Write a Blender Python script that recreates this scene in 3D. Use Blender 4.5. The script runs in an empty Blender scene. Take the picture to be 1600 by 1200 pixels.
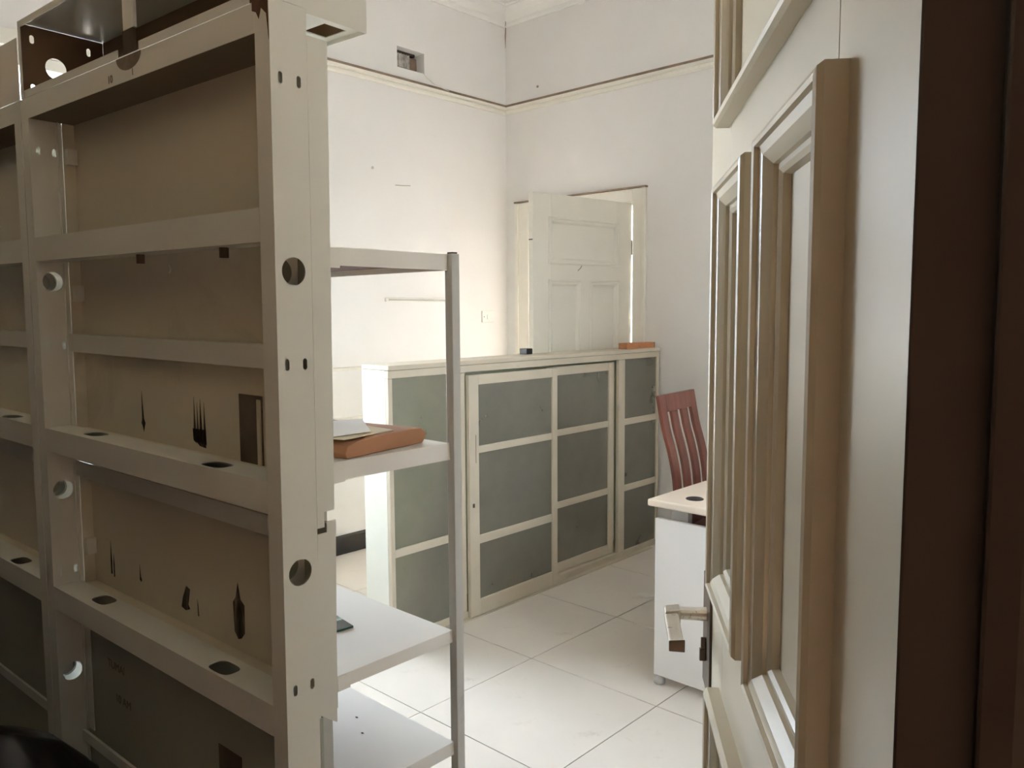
import bpy, bmesh, math, random
from mathutils import Vector, Matrix
from mathutils.geometry import tessellate_polygon
random.seed(7)
SC = bpy.context.scene
COL = SC.collection

# ------------------------------------------------------------------ camera, world, light
# room frame: +Y runs along the left wall towards the far corner, +X along the back wall
F_PX, PITCH, ROLL, YAW, EYE = 1250.6, 0.0900655, -0.0060668, 0.7455595, 1.42153
cp, sp, cr, sr = math.cos(PITCH), math.sin(PITCH), math.cos(ROLL), math.sin(ROLL)
fw = Vector((0, cp, -sp)); up0 = Vector((0, sp, cp)); rt0 = Vector((1, 0, 0))
rt = rt0 * cr + up0 * sr; up = -rt0 * sr + up0 * cr
def to_room(v):
    return Vector((math.cos(YAW) * v.x - math.sin(YAW) * v.y, math.sin(YAW) * v.x + math.cos(YAW) * v.y, v.z))
r_, u_, w_ = to_room(rt), to_room(up), to_room(fw)
cam = bpy.data.cameras.new('camera')
cam.sensor_width = 36.0
cam.lens = F_PX / 1600.0 * 36.0
cam.clip_start = 0.02
cam_o = bpy.data.objects.new('camera', cam)
COL.objects.link(cam_o)
M = Matrix((r_, u_, -w_)).transposed().to_4x4()
M.translation = Vector((0, 0, EYE))
cam_o.matrix_world = M
SC.camera = cam_o

world = bpy.data.worlds.new('daylight')
SC.world = world
world.use_nodes = True
wb = world.node_tree.nodes['Background']
wb.inputs['Color'].default_value = (0.775, 0.868, 1.0, 1)
wb.inputs['Strength'].default_value = 14.0

def aim(o, d):
    o.rotation_euler = Vector(d).to_track_quat('-Z', 'Y').to_euler()
sun = bpy.data.lights.new('sun', 'SUN')
sun.energy = 70.0
sun.angle = math.radians(0.6)
sun.color = (1.0, 0.955, 0.91)
sun_o = bpy.data.objects.new('sun', sun)
COL.objects.link(sun_o)
aim(sun_o, (1.0, 0.22, -1.6))

def portal(loc, d, sx, sy):
    l = bpy.data.lights.new('window_daylight', 'AREA')
    l.shape = 'RECTANGLE'; l.size = sx; l.size_y = sy
    l.cycles.is_portal = True
    o = bpy.data.objects.new('window_daylight', l)
    COL.objects.link(o); o.location = loc; aim(o, d)
portal((-3.98, 1.65, 1.595), (1, 0, 0), 1.34, 1.89)
portal((0.06, 2.40, 1.525), (-1, 0, 0), 0.70, 0.75)

SC.view_settings.view_transform = 'Standard'
SC.view_settings.look = 'None'
SC.view_settings.exposure = 1.02
SC.view_settings.gamma = 1.0
SC.view_settings.use_curve_mapping = False
SC.cycles.use_denoising = True
SC.cycles.max_bounces = 14
SC.cycles.diffuse_bounces = 9
SC.cycles.sample_clamp_indirect = 8.0

# ------------------------------------------------------------------ materials
def new_mat(name):
    m = bpy.data.materials.new(name); m.use_nodes = True
    nt = m.node_tree
    return m, nt, nt.nodes['Principled BSDF']
def noise(nt, scale, detail=4, rough=0.6, dist=0.0, vec=None, stretch=None):
    tc = nt.nodes.new('ShaderNodeTexCoord')
    n = nt.nodes.new('ShaderNodeTexNoise')
    n.inputs['Scale'].default_value = scale
    n.inputs['Detail'].default_value = detail
    n.inputs['Roughness'].default_value = rough
    n.inputs['Distortion'].default_value = dist
    if stretch:
        mp = nt.nodes.new('ShaderNodeMapping')
        mp.inputs['Scale'].default_value = stretch
        nt.links.new(tc.outputs['Object'], mp.inputs['Vector'])
        nt.links.new(mp.outputs['Vector'], n.inputs['Vector'])
    else:
        nt.links.new(tc.outputs['Object'], n.inputs['Vector'])
    return n.outputs['Fac']
def ramp(nt, fac, lo, hi, c0=(0, 0, 0, 1), c1=(1, 1, 1, 1)):
    r = nt.nodes.new('ShaderNodeValToRGB')
    r.color_ramp.elements[0].position = lo; r.color_ramp.elements[0].color = c0
    r.color_ramp.elements[1].position = hi; r.color_ramp.elements[1].color = c1
    nt.links.new(fac, r.inputs['Fac'])
    return r.outputs['Color']
def mix(nt, fac, a, b):
    n = nt.nodes.new('ShaderNodeMix'); n.data_type = 'RGBA'
    if isinstance(fac, float): n.inputs[0].default_value = fac
    else: nt.links.new(fac, n.inputs[0])
    for s, v in ((6, a), (7, b)):
        if isinstance(v, tuple): n.inputs[s].default_value = v if len(v) == 4 else (*v, 1)
        else: nt.links.new(v, n.inputs[s])
    return n.outputs[2]
def mul(nt, f, k):
    n = nt.nodes.new('ShaderNodeMath'); n.operation = 'MULTIPLY'
    nt.links.new(f, n.inputs[0]); n.inputs[1].default_value = k
    return n.outputs[0]
def bump(nt, bsdf, fac, strength, dist=0.002):
    b = nt.nodes.new('ShaderNodeBump')
    b.inputs['Strength'].default_value = strength; b.inputs['Distance'].default_value = dist
    nt.links.new(fac, b.inputs['Height']); nt.links.new(b.outputs['Normal'], bsdf.inputs['Normal'])
def paint(name, col, rough=0.45, var=0.06, vscale=3.0, dirt=None, dscale=9.0, dlo=0.62, dhi=0.78, damt=0.5,
          bstr=0.08, bscale=60.0, stretch=None, metallic=0.0, spec=0.5):
    m, nt, b = new_mat(name)
    lo = tuple(c * (1 - var) for c in col); hi = tuple(min(1, c * (1 + var)) for c in col)
    c = ramp(nt, noise(nt, vscale, 5), 0.3, 0.7, (*lo, 1), (*hi, 1))
    if dirt:
        f = ramp(nt, noise(nt, dscale, 8, 0.7, 0.6, stretch=stretch), dlo, dhi)
        c = mix(nt, mul(nt, f, damt), c, dirt)
    nt.links.new(c, b.inputs['Base Color'])
    b.inputs['Roughness'].default_value = rough
    b.inputs['Metallic'].default_value = metallic
    b.inputs['Specular IOR Level'].default_value = spec
    if bstr: bump(nt, b, noise(nt, bscale, 3), bstr)
    return m
def wood(name, col, dark, rough=0.35, stretch=(2, 2, 0.25), scale=14):
    m, nt, b = new_mat(name)
    f = noise(nt, scale, 7, 0.65, 1.2, stretch=stretch)
    c = ramp(nt, f, 0.32, 0.68, (*dark, 1), (*col, 1))
    nt.links.new(c, b.inputs['Base Color'])
    b.inputs['Roughness'].default_value = rough
    bump(nt, b, f, 0.12)
    return m
def thin_glass(name, tint, haze_col, haze, gloss=0.08, grime=0.2):
    m, nt, b = new_mat(name)
    out = nt.nodes['Material Output']
    tr = nt.nodes.new('ShaderNodeBsdfTransparent'); tr.inputs['Color'].default_value = (*tint, 1)
    gl = nt.nodes.new('ShaderNodeBsdfGlossy'); gl.inputs['Roughness'].default_value = 0.06
    b.inputs['Base Color'].default_value = (*haze_col, 1); b.inputs['Roughness'].default_value = 0.5
    s1 = nt.nodes.new('ShaderNodeMixShader'); s2 = nt.nodes.new('ShaderNodeMixShader')
    f = ramp(nt, noise(nt, 5.0, 6, 0.65), 0.3, 0.75)
    ma = nt.nodes.new('ShaderNodeMath'); ma.operation = 'MULTIPLY_ADD'
    nt.links.new(f, ma.inputs[0]); ma.inputs[1].default_value = grime; ma.inputs[2].default_value = haze
    nt.links.new(ma.outputs[0], s1.inputs['Fac'])
    nt.links.new(tr.outputs[0], s1.inputs[1]); nt.links.new(b.outputs[0], s1.inputs[2])
    fr = nt.nodes.new('ShaderNodeFresnel'); fr.inputs['IOR'].default_value = 1.45
    nt.links.new(fr.outputs[0], s2.inputs['Fac'])
    nt.links.new(s1.outputs[0], s2.inputs[1]); nt.links.new(gl.outputs[0], s2.inputs[2])
    nt.links.new(s2.outputs[0], out.inputs['Surface'])
    return m

MT = {}
MT['wall'] = paint('wall_paint', (0.81, 0.795, 0.785), 0.7, 0.03, 1.3, (0.62, 0.55, 0.45), 2.2, 0.66, 0.9, 0.35, 0.15, 35)
MT['wall_tan'] = paint('brown_wall_paint', (0.10, 0.060, 0.034), 0.7, 0.06, 1.5)
MT['unseen_wall_beige'] = paint('unseen_wall_beige_paint', (0.72, 0.56, 0.35), 0.7, 0.05, 1.5)
MT['ceil'] = paint('ceiling_paint', (0.87, 0.86, 0.84), 0.75, 0.03, 1.2)
MT['trim'] = paint('trim_paint', (0.82, 0.79, 0.72), 0.45, 0.04, 4)
MT['dust'] = paint('brown_dust', (0.27, 0.20, 0.15), 0.9, 0.3, 8)
MT['skirt'] = paint('black_skirting', (0.018, 0.014, 0.013), 0.5, 0.2, 6)
MT['added_carpet'] = paint('added_brown_carpet', (0.045, 0.032, 0.024), 0.95, 0.2, 40, bstr=0.4, bscale=200)
MT['grout'] = paint('grout', (0.17, 0.14, 0.12), 0.9, 0.15, 20)
MT['tile'] = paint('floor_tile', (0.74, 0.69, 0.63), 0.45, 0.04, 2.5, (0.42, 0.33, 0.24), 6.5, 0.60, 0.80, 0.6, 0.02, 12)
MT['dark_floor'] = paint('hall_floor', (0.20, 0.13, 0.08), 0.6, 0.15, 3)
MT['ground'] = paint('outside_ground', (0.40, 0.37, 0.33), 0.9, 0.15, 2)
MT['rack'] = paint('rack_paint', (0.73, 0.745, 0.70), 0.42, 0.03, 2.0, (0.33, 0.29, 0.22), 7, 0.66, 0.85, 0.35, 0.03, 50)
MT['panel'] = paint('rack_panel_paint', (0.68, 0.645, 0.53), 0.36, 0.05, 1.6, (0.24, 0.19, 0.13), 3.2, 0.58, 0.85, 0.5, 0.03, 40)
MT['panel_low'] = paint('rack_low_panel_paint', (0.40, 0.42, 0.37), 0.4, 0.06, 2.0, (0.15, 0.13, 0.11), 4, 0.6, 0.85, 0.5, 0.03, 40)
MT['primer'] = paint('brown_primer', (0.25, 0.17, 0.105), 0.65, 0.12, 6, (0.12, 0.07, 0.04), 11, 0.55, 0.75, 0.6)
MT['shade_brown'] = paint('soffit_shade_brown', (0.20, 0.165, 0.125), 0.7, 0.08, 6)  # shade put into the colour, for the top rail underside and panel joint
MT['rust'] = paint('rust_stain', (0.10, 0.07, 0.045), 0.8, 0.3, 30)
def smear(name, col, lo, hi, scale, stretch):
    m, nt, b = new_mat(name)
    b.inputs['Base Color'].default_value = (*col, 1); b.inputs['Roughness'].default_value = 0.8
    tr = nt.nodes.new('ShaderNodeBsdfTransparent'); mx = nt.nodes.new('ShaderNodeMixShader')
    f = ramp(nt, noise(nt, scale, 6, 0.7, 0.4, stretch=stretch), 0.28, 0.72, (lo, lo, lo, 1), (hi, hi, hi, 1))
    nt.links.new(f, mx.inputs['Fac']); nt.links.new(tr.outputs[0], mx.inputs[1]); nt.links.new(b.outputs[0], mx.inputs[2])
    nt.links.new(mx.outputs[0], nt.nodes['Material Output'].inputs['Surface'])
    return m
MT['streak'] = smear('rust_streak', (0.075, 0.053, 0.036), 0.25, 0.85, 60, (1.6, 1, 0.22))
MT['halo'] = smear('rust_halo', (0.10, 0.075, 0.05), 0.05, 0.5, 50, (1.6, 1, 0.3))
MT['ink'] = paint('faded_ink', (0.22, 0.19, 0.16), 0.8, 0.1, 30)
MT['shelf'] = paint('shelf_paint', (0.79, 0.775, 0.745), 0.4, 0.03, 3, (0.42, 0.36, 0.28), 9, 0.66, 0.85, 0.4, 0.03, 50)
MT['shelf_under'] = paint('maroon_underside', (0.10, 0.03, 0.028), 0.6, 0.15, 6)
MT['post'] = paint('post_paint', (0.50, 0.50, 0.475), 0.45, 0.05, 5, (0.25, 0.22, 0.19), 14, 0.58, 0.8, 0.5)
MT['door'] = paint('door_paint', (0.60, 0.54, 0.42), 0.30, 0.03, 3, (0.40, 0.32, 0.22), 8, 0.70, 0.9, 0.45, 0.05, 22, stretch=(1, 1, .35))
MT['door_far'] = paint('far_door_paint', (0.74, 0.71, 0.63), 0.35, 0.03, 3)
MT['jamb'] = paint('deep_brown_paint', (0.050, 0.037, 0.031), 0.38, 0.12, 5, (0.02, 0.013, 0.01), 9, 0.6, 0.8, 0.6)
MT['cab'] = paint('cabinet_paint', (0.60, 0.535, 0.42), 0.45, 0.05, 5, (0.34, 0.26, 0.17), 12, 0.62, 0.82, 0.55, 0.12, 30)
MT['cab_white'] = paint('cabinet_end_paint', (0.80, 0.81, 0.74), 0.45, 0.03, 4)
MT['cab_back'] = paint('cabinet_back_board', (0.66, 0.66, 0.53), 0.6, 0.06, 2.5, (0.40, 0.39, 0.30), 3, 0.5, 0.95, 0.35)
MT['cab_glass'] = thin_glass('dusty_green_glass', (0.76, 0.80, 0.70), (0.54, 0.51, 0.40), 0.34, 0.08, 0.07)
MT['win_glass'] = thin_glass('window_glass', (0.97, 0.98, 0.97), (0.8, 0.8, 0.8), 0.02, 0.06, 0.02)
MT['desk_white'] = paint('white_laminate', (0.74, 0.715, 0.69), 0.35, 0.015, 2)
MT['desk_top'] = paint('beige_laminate', (0.70, 0.60, 0.49), 0.35, 0.03, 3)
MT['desk_edge'] = paint('beige_edging', (0.60, 0.46, 0.34), 0.45, 0.03, 3)
MT['grey_metal'] = paint('grey_metal', (0.42, 0.40, 0.375), 0.4, 0.04, 5)
MT['chrome'] = paint('worn_chrome', (0.62, 0.58, 0.52), 0.28, 0.10, 30, (0.10, 0.07, 0.05), 60, 0.58, 0.68, 0.8, 0.05, 90, metallic=0.9)
MT['dark_brass'] = paint('tarnished_plate', (0.10, 0.072, 0.052), 0.35, 0.2, 20, metallic=0.6)
MT['black'] = paint('black_plastic', (0.012, 0.012, 0.014), 0.35, 0.2, 10)
MT['bag'] = paint('black_bin_bag', (0.010, 0.010, 0.013), 0.32, 0.2, 6, bstr=0.5, bscale=14)
MT['mahogany'] = wood('mahogany', (0.20, 0.058, 0.034), (0.10, 0.026, 0.016), 0.3)
MT['orange_wood'] = wood('orange_wood', (0.52, 0.23, 0.10), (0.38, 0.15, 0.06), 0.5, (0.4, 2, 2))
MT['kraft'] = paint('kraft_paper', (0.40, 0.20, 0.105), 0.75, 0.07, 9, bstr=0.25, bscale=18)
MT['paper'] = paint('yellowed_paper', (0.66, 0.56, 0.38), 0.8, 0.08, 12)
MT['white_paper'] = paint('white_paper', (0.78, 0.76, 0.72), 0.8, 0.04, 12)
MT['plastic'] = paint('white_plastic', (0.82, 0.80, 0.76), 0.35, 0.02, 5)
MT['mesh'] = paint('grimy_mesh', (0.42, 0.39, 0.36), 0.8, 0.4, 25)
MT['vent_dark'] = paint('vent_dark_brown', (0.05, 0.035, 0.025), 0.9, 0.4, 18)  # near-black brown for the back and top of the vent hole
MT['glass_edge'] = thin_glass('clear_glass', (0.85, 0.93, 0.90), (0.05, 0.16, 0.13), 0.12)
MT['green_edge'] = paint('glass_cut_edge', (0.03, 0.10, 0.085), 0.15, 0.1, 20)

# ------------------------------------------------------------------ mesh helpers
class MB:
    def __init__(s): s.v = []; s.f = []
    def add(s, vs, fs):
        o = len(s.v); s.v += [tuple(p) for p in vs]; s.f += [tuple(o + i for i in f) for f in fs]; return s
    def box(s, x0, x1, y0, y1, z0, z1, mt=None):
        if x0 > x1: x0, x1 = x1, x0
        if y0 > y1: y0, y1 = y1, y0
        vs = [(x0,y0,z0),(x1,y0,z0),(x1,y1,z0),(x0,y1,z0),(x0,y0,z1),(x1,y0,z1),(x1,y1,z1),(x0,y1,z1)]
        if mt is not None: vs = [mt @ Vector(p) for p in vs]
        return s.add(vs, [(0,3,2,1),(4,5,6,7),(0,1,5,4),(1,2,6,5),(2,3,7,6),(3,0,4,7)])
    def plate(s, outer, holes, org, a, b, n):
        """flat sheet in the a/b axes with holes, thickness vector n"""
        org, a, b, n = Vector(org), Vector(a), Vector(b), Vector(n)
        loops = [outer] + list(holes)
        p2 = [Vector((x, y, 0)) for l in loops for x, y in l]
        tris = tessellate_polygon([[Vector((x, y, 0)) for x, y in l] for l in loops])
        N = len(p2)
        pts = [org + a * p.x + b * p.y for p in p2]
        vs = pts + [p + n for p in pts]
        fs = []
        for t in tris:
            fs.append(tuple(t)); fs.append(tuple(i + N for i in reversed(t)))
        k = 0
        for l in loops:
            L = len(l)
            for i in range(L):
                j = (i + 1) % L
                fs.append((k + i, k + j, k + j + N, k + i + N))
            k += L
        return s.add(vs, fs)
    def prism(s, poly, org, a, b, n): return s.plate(poly, [], org, a, b, n)
    def tube(s, pts, rad, seg=10, caps=True):
        pts = [Vector(p) for p in pts]
        if not isinstance(rad, (list, tuple)): rad = [rad] * len(pts)
        rings = []
        prev = None
        for i, p in enumerate(pts):
            d = (pts[min(i + 1, len(pts) - 1)] - pts[max(i - 1, 0)]).normalized()
            if prev is None:
                ref = Vector((0, 0, 1)) if abs(d.z) < 0.9 else Vector((1, 0, 0))
                a = d.cross(ref).normalized()
            else:
                a = (prev - d * prev.dot(d)).normalized()
            prev = a
            b = d.cross(a)
            rings.append([p + (a * math.cos(2 * math.pi * k / seg) + b * math.sin(2 * math.pi * k / seg)) * rad[i] for k in range(seg)])
        vs = [q for r in rings for q in r]; fs = []
        for i in range(len(pts) - 1):
            for k in range(seg):
                k2 = (k + 1) % seg
                fs.append((i * seg + k, i * seg + k2, (i + 1) * seg + k2, (i + 1) * seg + k))
        if caps:
            fs.append(tuple(range(seg - 1, -1, -1))); fs.append(tuple((len(pts) - 1) * seg + k for k in range(seg)))
        return s.add(vs, fs)
    def lathe(s, prof, org=(0, 0, 0), seg=20):
        """prof: (radius, z) list"""
        o = Vector(org); vs = []; fs = []
        for r, z in prof:
            for k in range(seg):
                t = 2 * math.pi * k / seg
                vs.append(o + Vector((r * math.cos(t), r * math.sin(t), z)))
        for i in range(len(prof) - 1):
            for k in range(seg):
                k2 = (k + 1) % seg
                fs.append((i * seg + k, i * seg + k2, (i + 1) * seg + k2, (i + 1) * seg + k))
        fs.append(tuple(range(seg - 1, -1, -1))); fs.append(tuple((len(prof) - 1) * seg + k for k in range(seg)))
        return s.add(vs, fs)
    def moulding(s, x0, x1, z0, z1, prof, org, ax, az, n):
        """mitred picture-frame moulding swept round a rectangle; prof = (inset, proud)"""
        org, ax, az, n = Vector(org), Vector(ax), Vector(az), Vector(n)
        vs = []; fs = []
        for q, p in prof:
            for x, z in ((x0 + q, z0 + q), (x1 - q, z0 + q), (x1 - q, z1 - q), (x0 + q, z1 - q)):
                vs.append(org + ax * x + az * z + n * p)
        for i in range(len(prof) - 1):
            for k in range(4):
                k2 = (k + 1) % 4
                fs.append((i * 4 + k, i * 4 + k2, (i + 1) * 4 + k2, (i + 1) * 4 + k))
        return s.add(vs, fs)
    def mesh(s, name):
        me = bpy.data.meshes.new(name)
        me.from_pydata(s.v, [], s.f)
        bm = bmesh.new(); bm.from_mesh(me)
        bmesh.ops.recalc_face_normals(bm, faces=bm.faces)
        bm.to_mesh(me); bm.free()
        return me
    def build(s, name, mat, parent=None, bevel=0.0, smooth=False, label=None):
        me = s.mesh(name)
        me.materials.append(MT[mat] if isinstance(mat, str) else mat)
        if smooth:
            for p in me.polygons: p.use_smooth = True
        o = bpy.data.objects.new(name, me)
        COL.objects.link(o)
        if parent: o.parent = parent
        if bevel:
            b = o.modifiers.new('edge_bevel', 'BEVEL'); b.width = bevel; b.segments = 2
            b.limit_method = 'ANGLE'; b.angle_limit = math.radians(40)
        if label: o['label'] = label
        return o
def tag(o, label=None, cat=None, group=None, kind=None):
    if label: o['label'] = label
    if cat: o['category'] = cat
    if group: o['group'] = group
    if kind: o['kind'] = kind
    return o
def empty(name, loc=(0, 0, 0), rz=0.0, ry=0.0):
    e = bpy.data.objects.new(name, None); COL.objects.link(e)
    e.location = loc; e.rotation_euler = (0, ry, rz); e.empty_display_size = 0.1
    return e
def circle(cx, cy, r, n=24): return [(cx + r * math.cos(2 * math.pi * k / n), cy + r * math.sin(2 * math.pi * k / n)) for k in range(n)]
def slot(cx, cy, w, h, n=6):
    r = w / 2; out = []
    for k in range(n + 1): t = math.pi * k / n; out.append((cx + r * math.cos(t), cy + h / 2 - r + r * math.sin(t)))
    for k in range(n + 1): t = math.pi + math.pi * k / n; out.append((cx + r * math.cos(t), cy - h / 2 + r + r * math.sin(t)))
    return out
def oval(cx, cy, w, h, n=24, e=0.62):
    out = []
    for k in range(n):
        t = 2 * math.pi * k / n; c, s_ = math.cos(t), math.sin(t)
        out.append((cx + w / 2 * math.copysign(abs(c) ** e, c), cy + h / 2 * math.copysign(abs(s_) ** e, s_)))
    return out
def rect(x0, x1, y0, y1): return [(x0, y0), (x1, y0), (x1, y1), (x0, y1)]

# ------------------------------------------------------------------ room shell
XL, YB, XR, YF, ZC = -3.886, 4.161, -0.10, -0.85, 3.47
TH = 0.20
def wall_with_openings(name, mat, org, a, b, n, outer, holes, label):
    o = MB().plate(outer, holes, org, a, b, n).build(name, mat)
    tag(o, label, 'wall', kind='structure')
    return o
WIN = (0.98, 2.32, 0.65, 2.54)
VENT = (3.203, 3.420, 2.902, 3.024)
wall_left = wall_with_openings('wall_left', 'wall', (XL, 0, 0), (0, 1, 0), (0, 0, 1), (-TH, 0, 0),
    rect(YF - TH, YB + TH, 0, ZC), [rect(*WIN), rect(*VENT)], 'cream painted wall with a square vent hole above the picture rail')
DOOR2 = (-3.665, -2.815, 0.0, 2.085)
bo = [(XL, 0), (DOOR2[0], 0), (DOOR2[0], DOOR2[3]), (DOOR2[1], DOOR2[3]), (DOOR2[1], 0), (XR, 0), (XR, ZC), (XL, ZC)]
wall_back = wall_with_openings('wall_back', 'wall', (0, YB, 0), (1, 0, 0), (0, 0, 1), (0, TH, 0), bo, [],
    'white wall around the far panelled door')
JY0, JY1 = -0.50, 0.339          # camera's doorway in the right wall
XH = 0.14
ro = [(YF - TH, 0), (JY0 - 0.03, 0), (JY0 - 0.03, 2.26), (JY1 + 0.03, 2.26), (JY1 + 0.03, 0), (YB + TH, 0), (YB + TH, ZC), (YF - TH, ZC)]
WIN2 = (2.05, 2.75, 1.15, 1.90)
wall_right = wall_with_openings('wall_right', 'wall', (XR, 0, 0), (0, 1, 0), (0, 0, 1), (XH - XR, 0, 0), ro, [rect(*WIN2)],
    'wall behind the open foreground door')
YN = -0.62          # unseen wall on the near side of the partition, set close to dim it
wall_front_unseen = MB().box(XL, XR, YN - TH, YN, 0, ZC).build('wall_front_unseen', 'unseen_wall_beige')
tag(wall_front_unseen, 'unseen wall, pale over an added dark band, grading light on the steel partition', 'wall', kind='structure')
tag(MB().box(XL - TH, XR, YF - TH, YB + TH, ZC, ZC + 0.12).build('ceiling', 'ceil'), 'white plaster ceiling', 'ceiling', kind='structure')

floor = MB().box(XL - TH, XR + 0.05, YF - TH, YB + TH, -0.10, -0.0035).build('floor', 'grout')
tag(floor, 'pale tiled floor with thin brown joints', 'floor', kind='structure')
TX, TY, TS, TG = -2.104, 1.787, 0.60, 0.0022
full = None
for i in range(-4, 5):
    for j in range(-6, 5):
        x0 = max(TX + i * TS + TG, XL); x1 = min(TX + (i + 1) * TS - TG, XR)
        y0 = max(TY + j * TS + TG, YF); y1 = min(TY + (j + 1) * TS - TG, YB)
        if x1 - x0 < 0.01 or y1 - y0 < 0.01: continue
        w, h = x1 - x0, y1 - y0
        isf = abs(w - (TS - 2 * TG)) < 1e-6 and abs(h - (TS - 2 * TG)) < 1e-6
        if isf and full: o = bpy.data.objects.new('tile', full); COL.objects.link(o)
        else:
            o = MB().box(-w / 2, w / 2, -h / 2, h / 2, -0.010, 0.0).build('tile', 'tile')
            if isf: full = o.data
        o.parent = floor; o.location = ((x0 + x1) / 2, (y0 + y1) / 2, random.uniform(-0.0006, 0.0))

# hall behind the camera (dim, closed)
def struct(mb, name, mat, label, cat): return tag(mb.build(name, mat), label, cat, kind='structure')
HX1, HY0, HY1 = 2.3, -2.2, 1.3
struct(MB().box(XR + 0.05, HX1, HY0, HY1, -0.10, -0.002), 'floor', 'dark_floor', 'dark hall floor outside the doorway', 'floor')
struct(MB().box(XH, HX1, HY0, HY1, 2.9, 3.0), 'ceiling', 'wall_tan', 'hall ceiling outside the doorway', 'ceiling')
struct(MB().box(HX1, HX1 + 0.1, HY0, HY1, 0, 2.9), 'wall_hall_right', 'wall_tan', 'hall wall opposite the doorway', 'wall')
struct(MB().box(XH, HX1, HY0 - 0.1, HY0, 0, 2.9), 'wall_hall_front', 'wall_tan', 'hall end wall nearer the steel partition', 'wall')
struct(MB().box(XH, HX1, HY1, HY1 + 0.1, 0, 2.9), 'wall_hall_back', 'wall_tan', 'hall end wall on the side of the panelled door', 'wall')

# outside ground
struct(MB().box(-30, 26, -26, 30, -0.40, -0.30), 'ground', 'ground', 'bare ground outside the building', 'ground')

# veranda beyond the far door
struct(MB().box(-5.6, -0.6, YB + TH, 6.3, -0.10, -0.01), 'floor', 'ground', 'veranda floor beyond the far door', 'floor')
struct(MB().box(-5.6, -0.6, YB + TH, 6.3, 2.75, 2.85), 'ceiling', 'ceil', 'veranda ceiling beyond the far door', 'ceiling')
struct(MB().box(-5.6, -0.6, 6.3, 6.4, -0.1, 2.85), 'wall_veranda', 'wall', 'white veranda wall beyond the far door', 'wall')
struct(MB().box(-0.6, -0.5, YB + TH, 6.4, -0.1, 2.85), 'wall_veranda_end', 'wall', 'white veranda end wall beyond the far door', 'wall')

struct(MB().box(-5.7, -5.6, YB + TH, 6.4, -0.1, 2.45), 'wall_light_screen', 'wall', 'unseen screen added to cut veranda light through the far door', 'wall')  # added screen, narrows the veranda opening to dim the far doorway

# picture rail, cornice, dado rails, skirting
rail_prof = [(0, 0), (0.014, 0.0), (0.020, 0.008), (0.020, 0.020), (0.014, 0.026), (0.028, 0.032), (0.030, 0.045), (0, 0.048)]
def run(prof, p0, d, out, z, length): # prof = (out, up)
    return MB().prism(prof, (p0[0], p0[1], z), out, (0, 0, 1), tuple(c * length for c in d))
LY, LX = (0, 1, 0), (1, 0, 0)
struct(run(rail_prof, (XL, YF), LY, (1, 0, 0), 2.775, YB - YF), 'trim_1', 'trim', 'white picture rail along the vented wall', 'picture rail')
struct(run(rail_prof, (XL, YB), LX, (0, -1, 0), 2.775, XR - XL), 'trim_2', 'trim', 'white picture rail above the far door', 'picture rail')
struct(run([(0, 0.0482), (0.005, 0.0482), (0.004, 0.066), (0.0, 0.070)], (XL, YF), LY, (1, 0, 0), 2.775, YB - YF), 'trim_3', 'dust', 'brown dust line on the picture rail of the vented wall', 'dust line')
struct(run([(0, 0.0482), (0.005, 0.0482), (0.004, 0.066), (0.0, 0.070)], (XL, YB), LX, (0, -1, 0), 2.775, XR - XL), 'trim_4', 'dust', 'brown dust line on the picture rail above the far door', 'dust line')
cor = [(0, 0), (0.016, 0), (0.020, 0.014), (0.020, 0.030), (0.034, 0.036), (0.062, 0.058), (0.082, 0.092), (0.088, 0.100), (0.10, 0.100), (0.10, 0.114), (0, 0.114)]
struct(run(cor, (XL, YF), LY, (1, 0, 0), 3.356, YB - YF), 'trim_5', 'ceil', 'moulded white cornice above the vented wall', 'cornice')
struct(run(cor, (XL, YB), LX, (0, -1, 0), 3.356, XR - XL), 'trim_6', 'ceil', 'moulded white cornice above the far door wall', 'cornice')
struct(run([(0, 0), (0.028, 0), (0.028, 0.010), (0.02, 0.016), (0, 0.016)], (XL + 0.42, YF), LY, (1, 0, 0), ZC - 0.016, YB - YF - 0.42), 'trim_7', 'ceil', 'thin ceiling batten parallel to the vented wall', 'ceiling batten')
struct(run([(0, 0), (0.028, 0), (0.028, 0.010), (0.02, 0.016), (0, 0.016)], (XL + 0.42, YB - 0.42), LX, (0, -1, 0), ZC - 0.016, XR - XL - 0.42), 'trim_8', 'ceil', 'thin ceiling batten parallel to the far door wall', 'ceiling batten')
for k, z in enumerate((1.085, 0.790)):
    struct(run([(0, 0), (0.010, 0.002), (0.014, 0.014), (0, 0.020)], (XL, 2.12), LY, (1, 0, 0), z, YB - 2.12), 'trim_%d' % (9 + k), 'trim',
           ('upper' if k == 0 else 'lower') + ' thin dado strip low on the vented wall', 'dado rail')
sk = [(0, 0), (0.016, 0), (0.016, 0.10), (0.010, 0.112), (0, 0.112)]
struct(run(sk, (XL, YF), LY, (1, 0, 0), 0, YB - YF), 'baseboard_left', 'skirt', 'black skirting under the vented wall', 'skirting')
for x0, x1 in ((XL, -3.785), (-2.725, XR)):
    struct(run(sk, (x0, YB), LX, (0, -1, 0), 0, x1 - x0), 'baseboard_back', 'skirt', 'black skirting beside the far door, ' + ('corner side' if x0 == XL else 'desk side'), 'skirting')

# dark band added on the unseen wall to dim the lower partition
struct(MB().box(XL + 0.002, XR - 0.002, YN, YN + 0.008, 0.0, 2.20), 'trim_13', 'jamb', 'unseen dark band added to dim the lower partition', 'added band')
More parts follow.
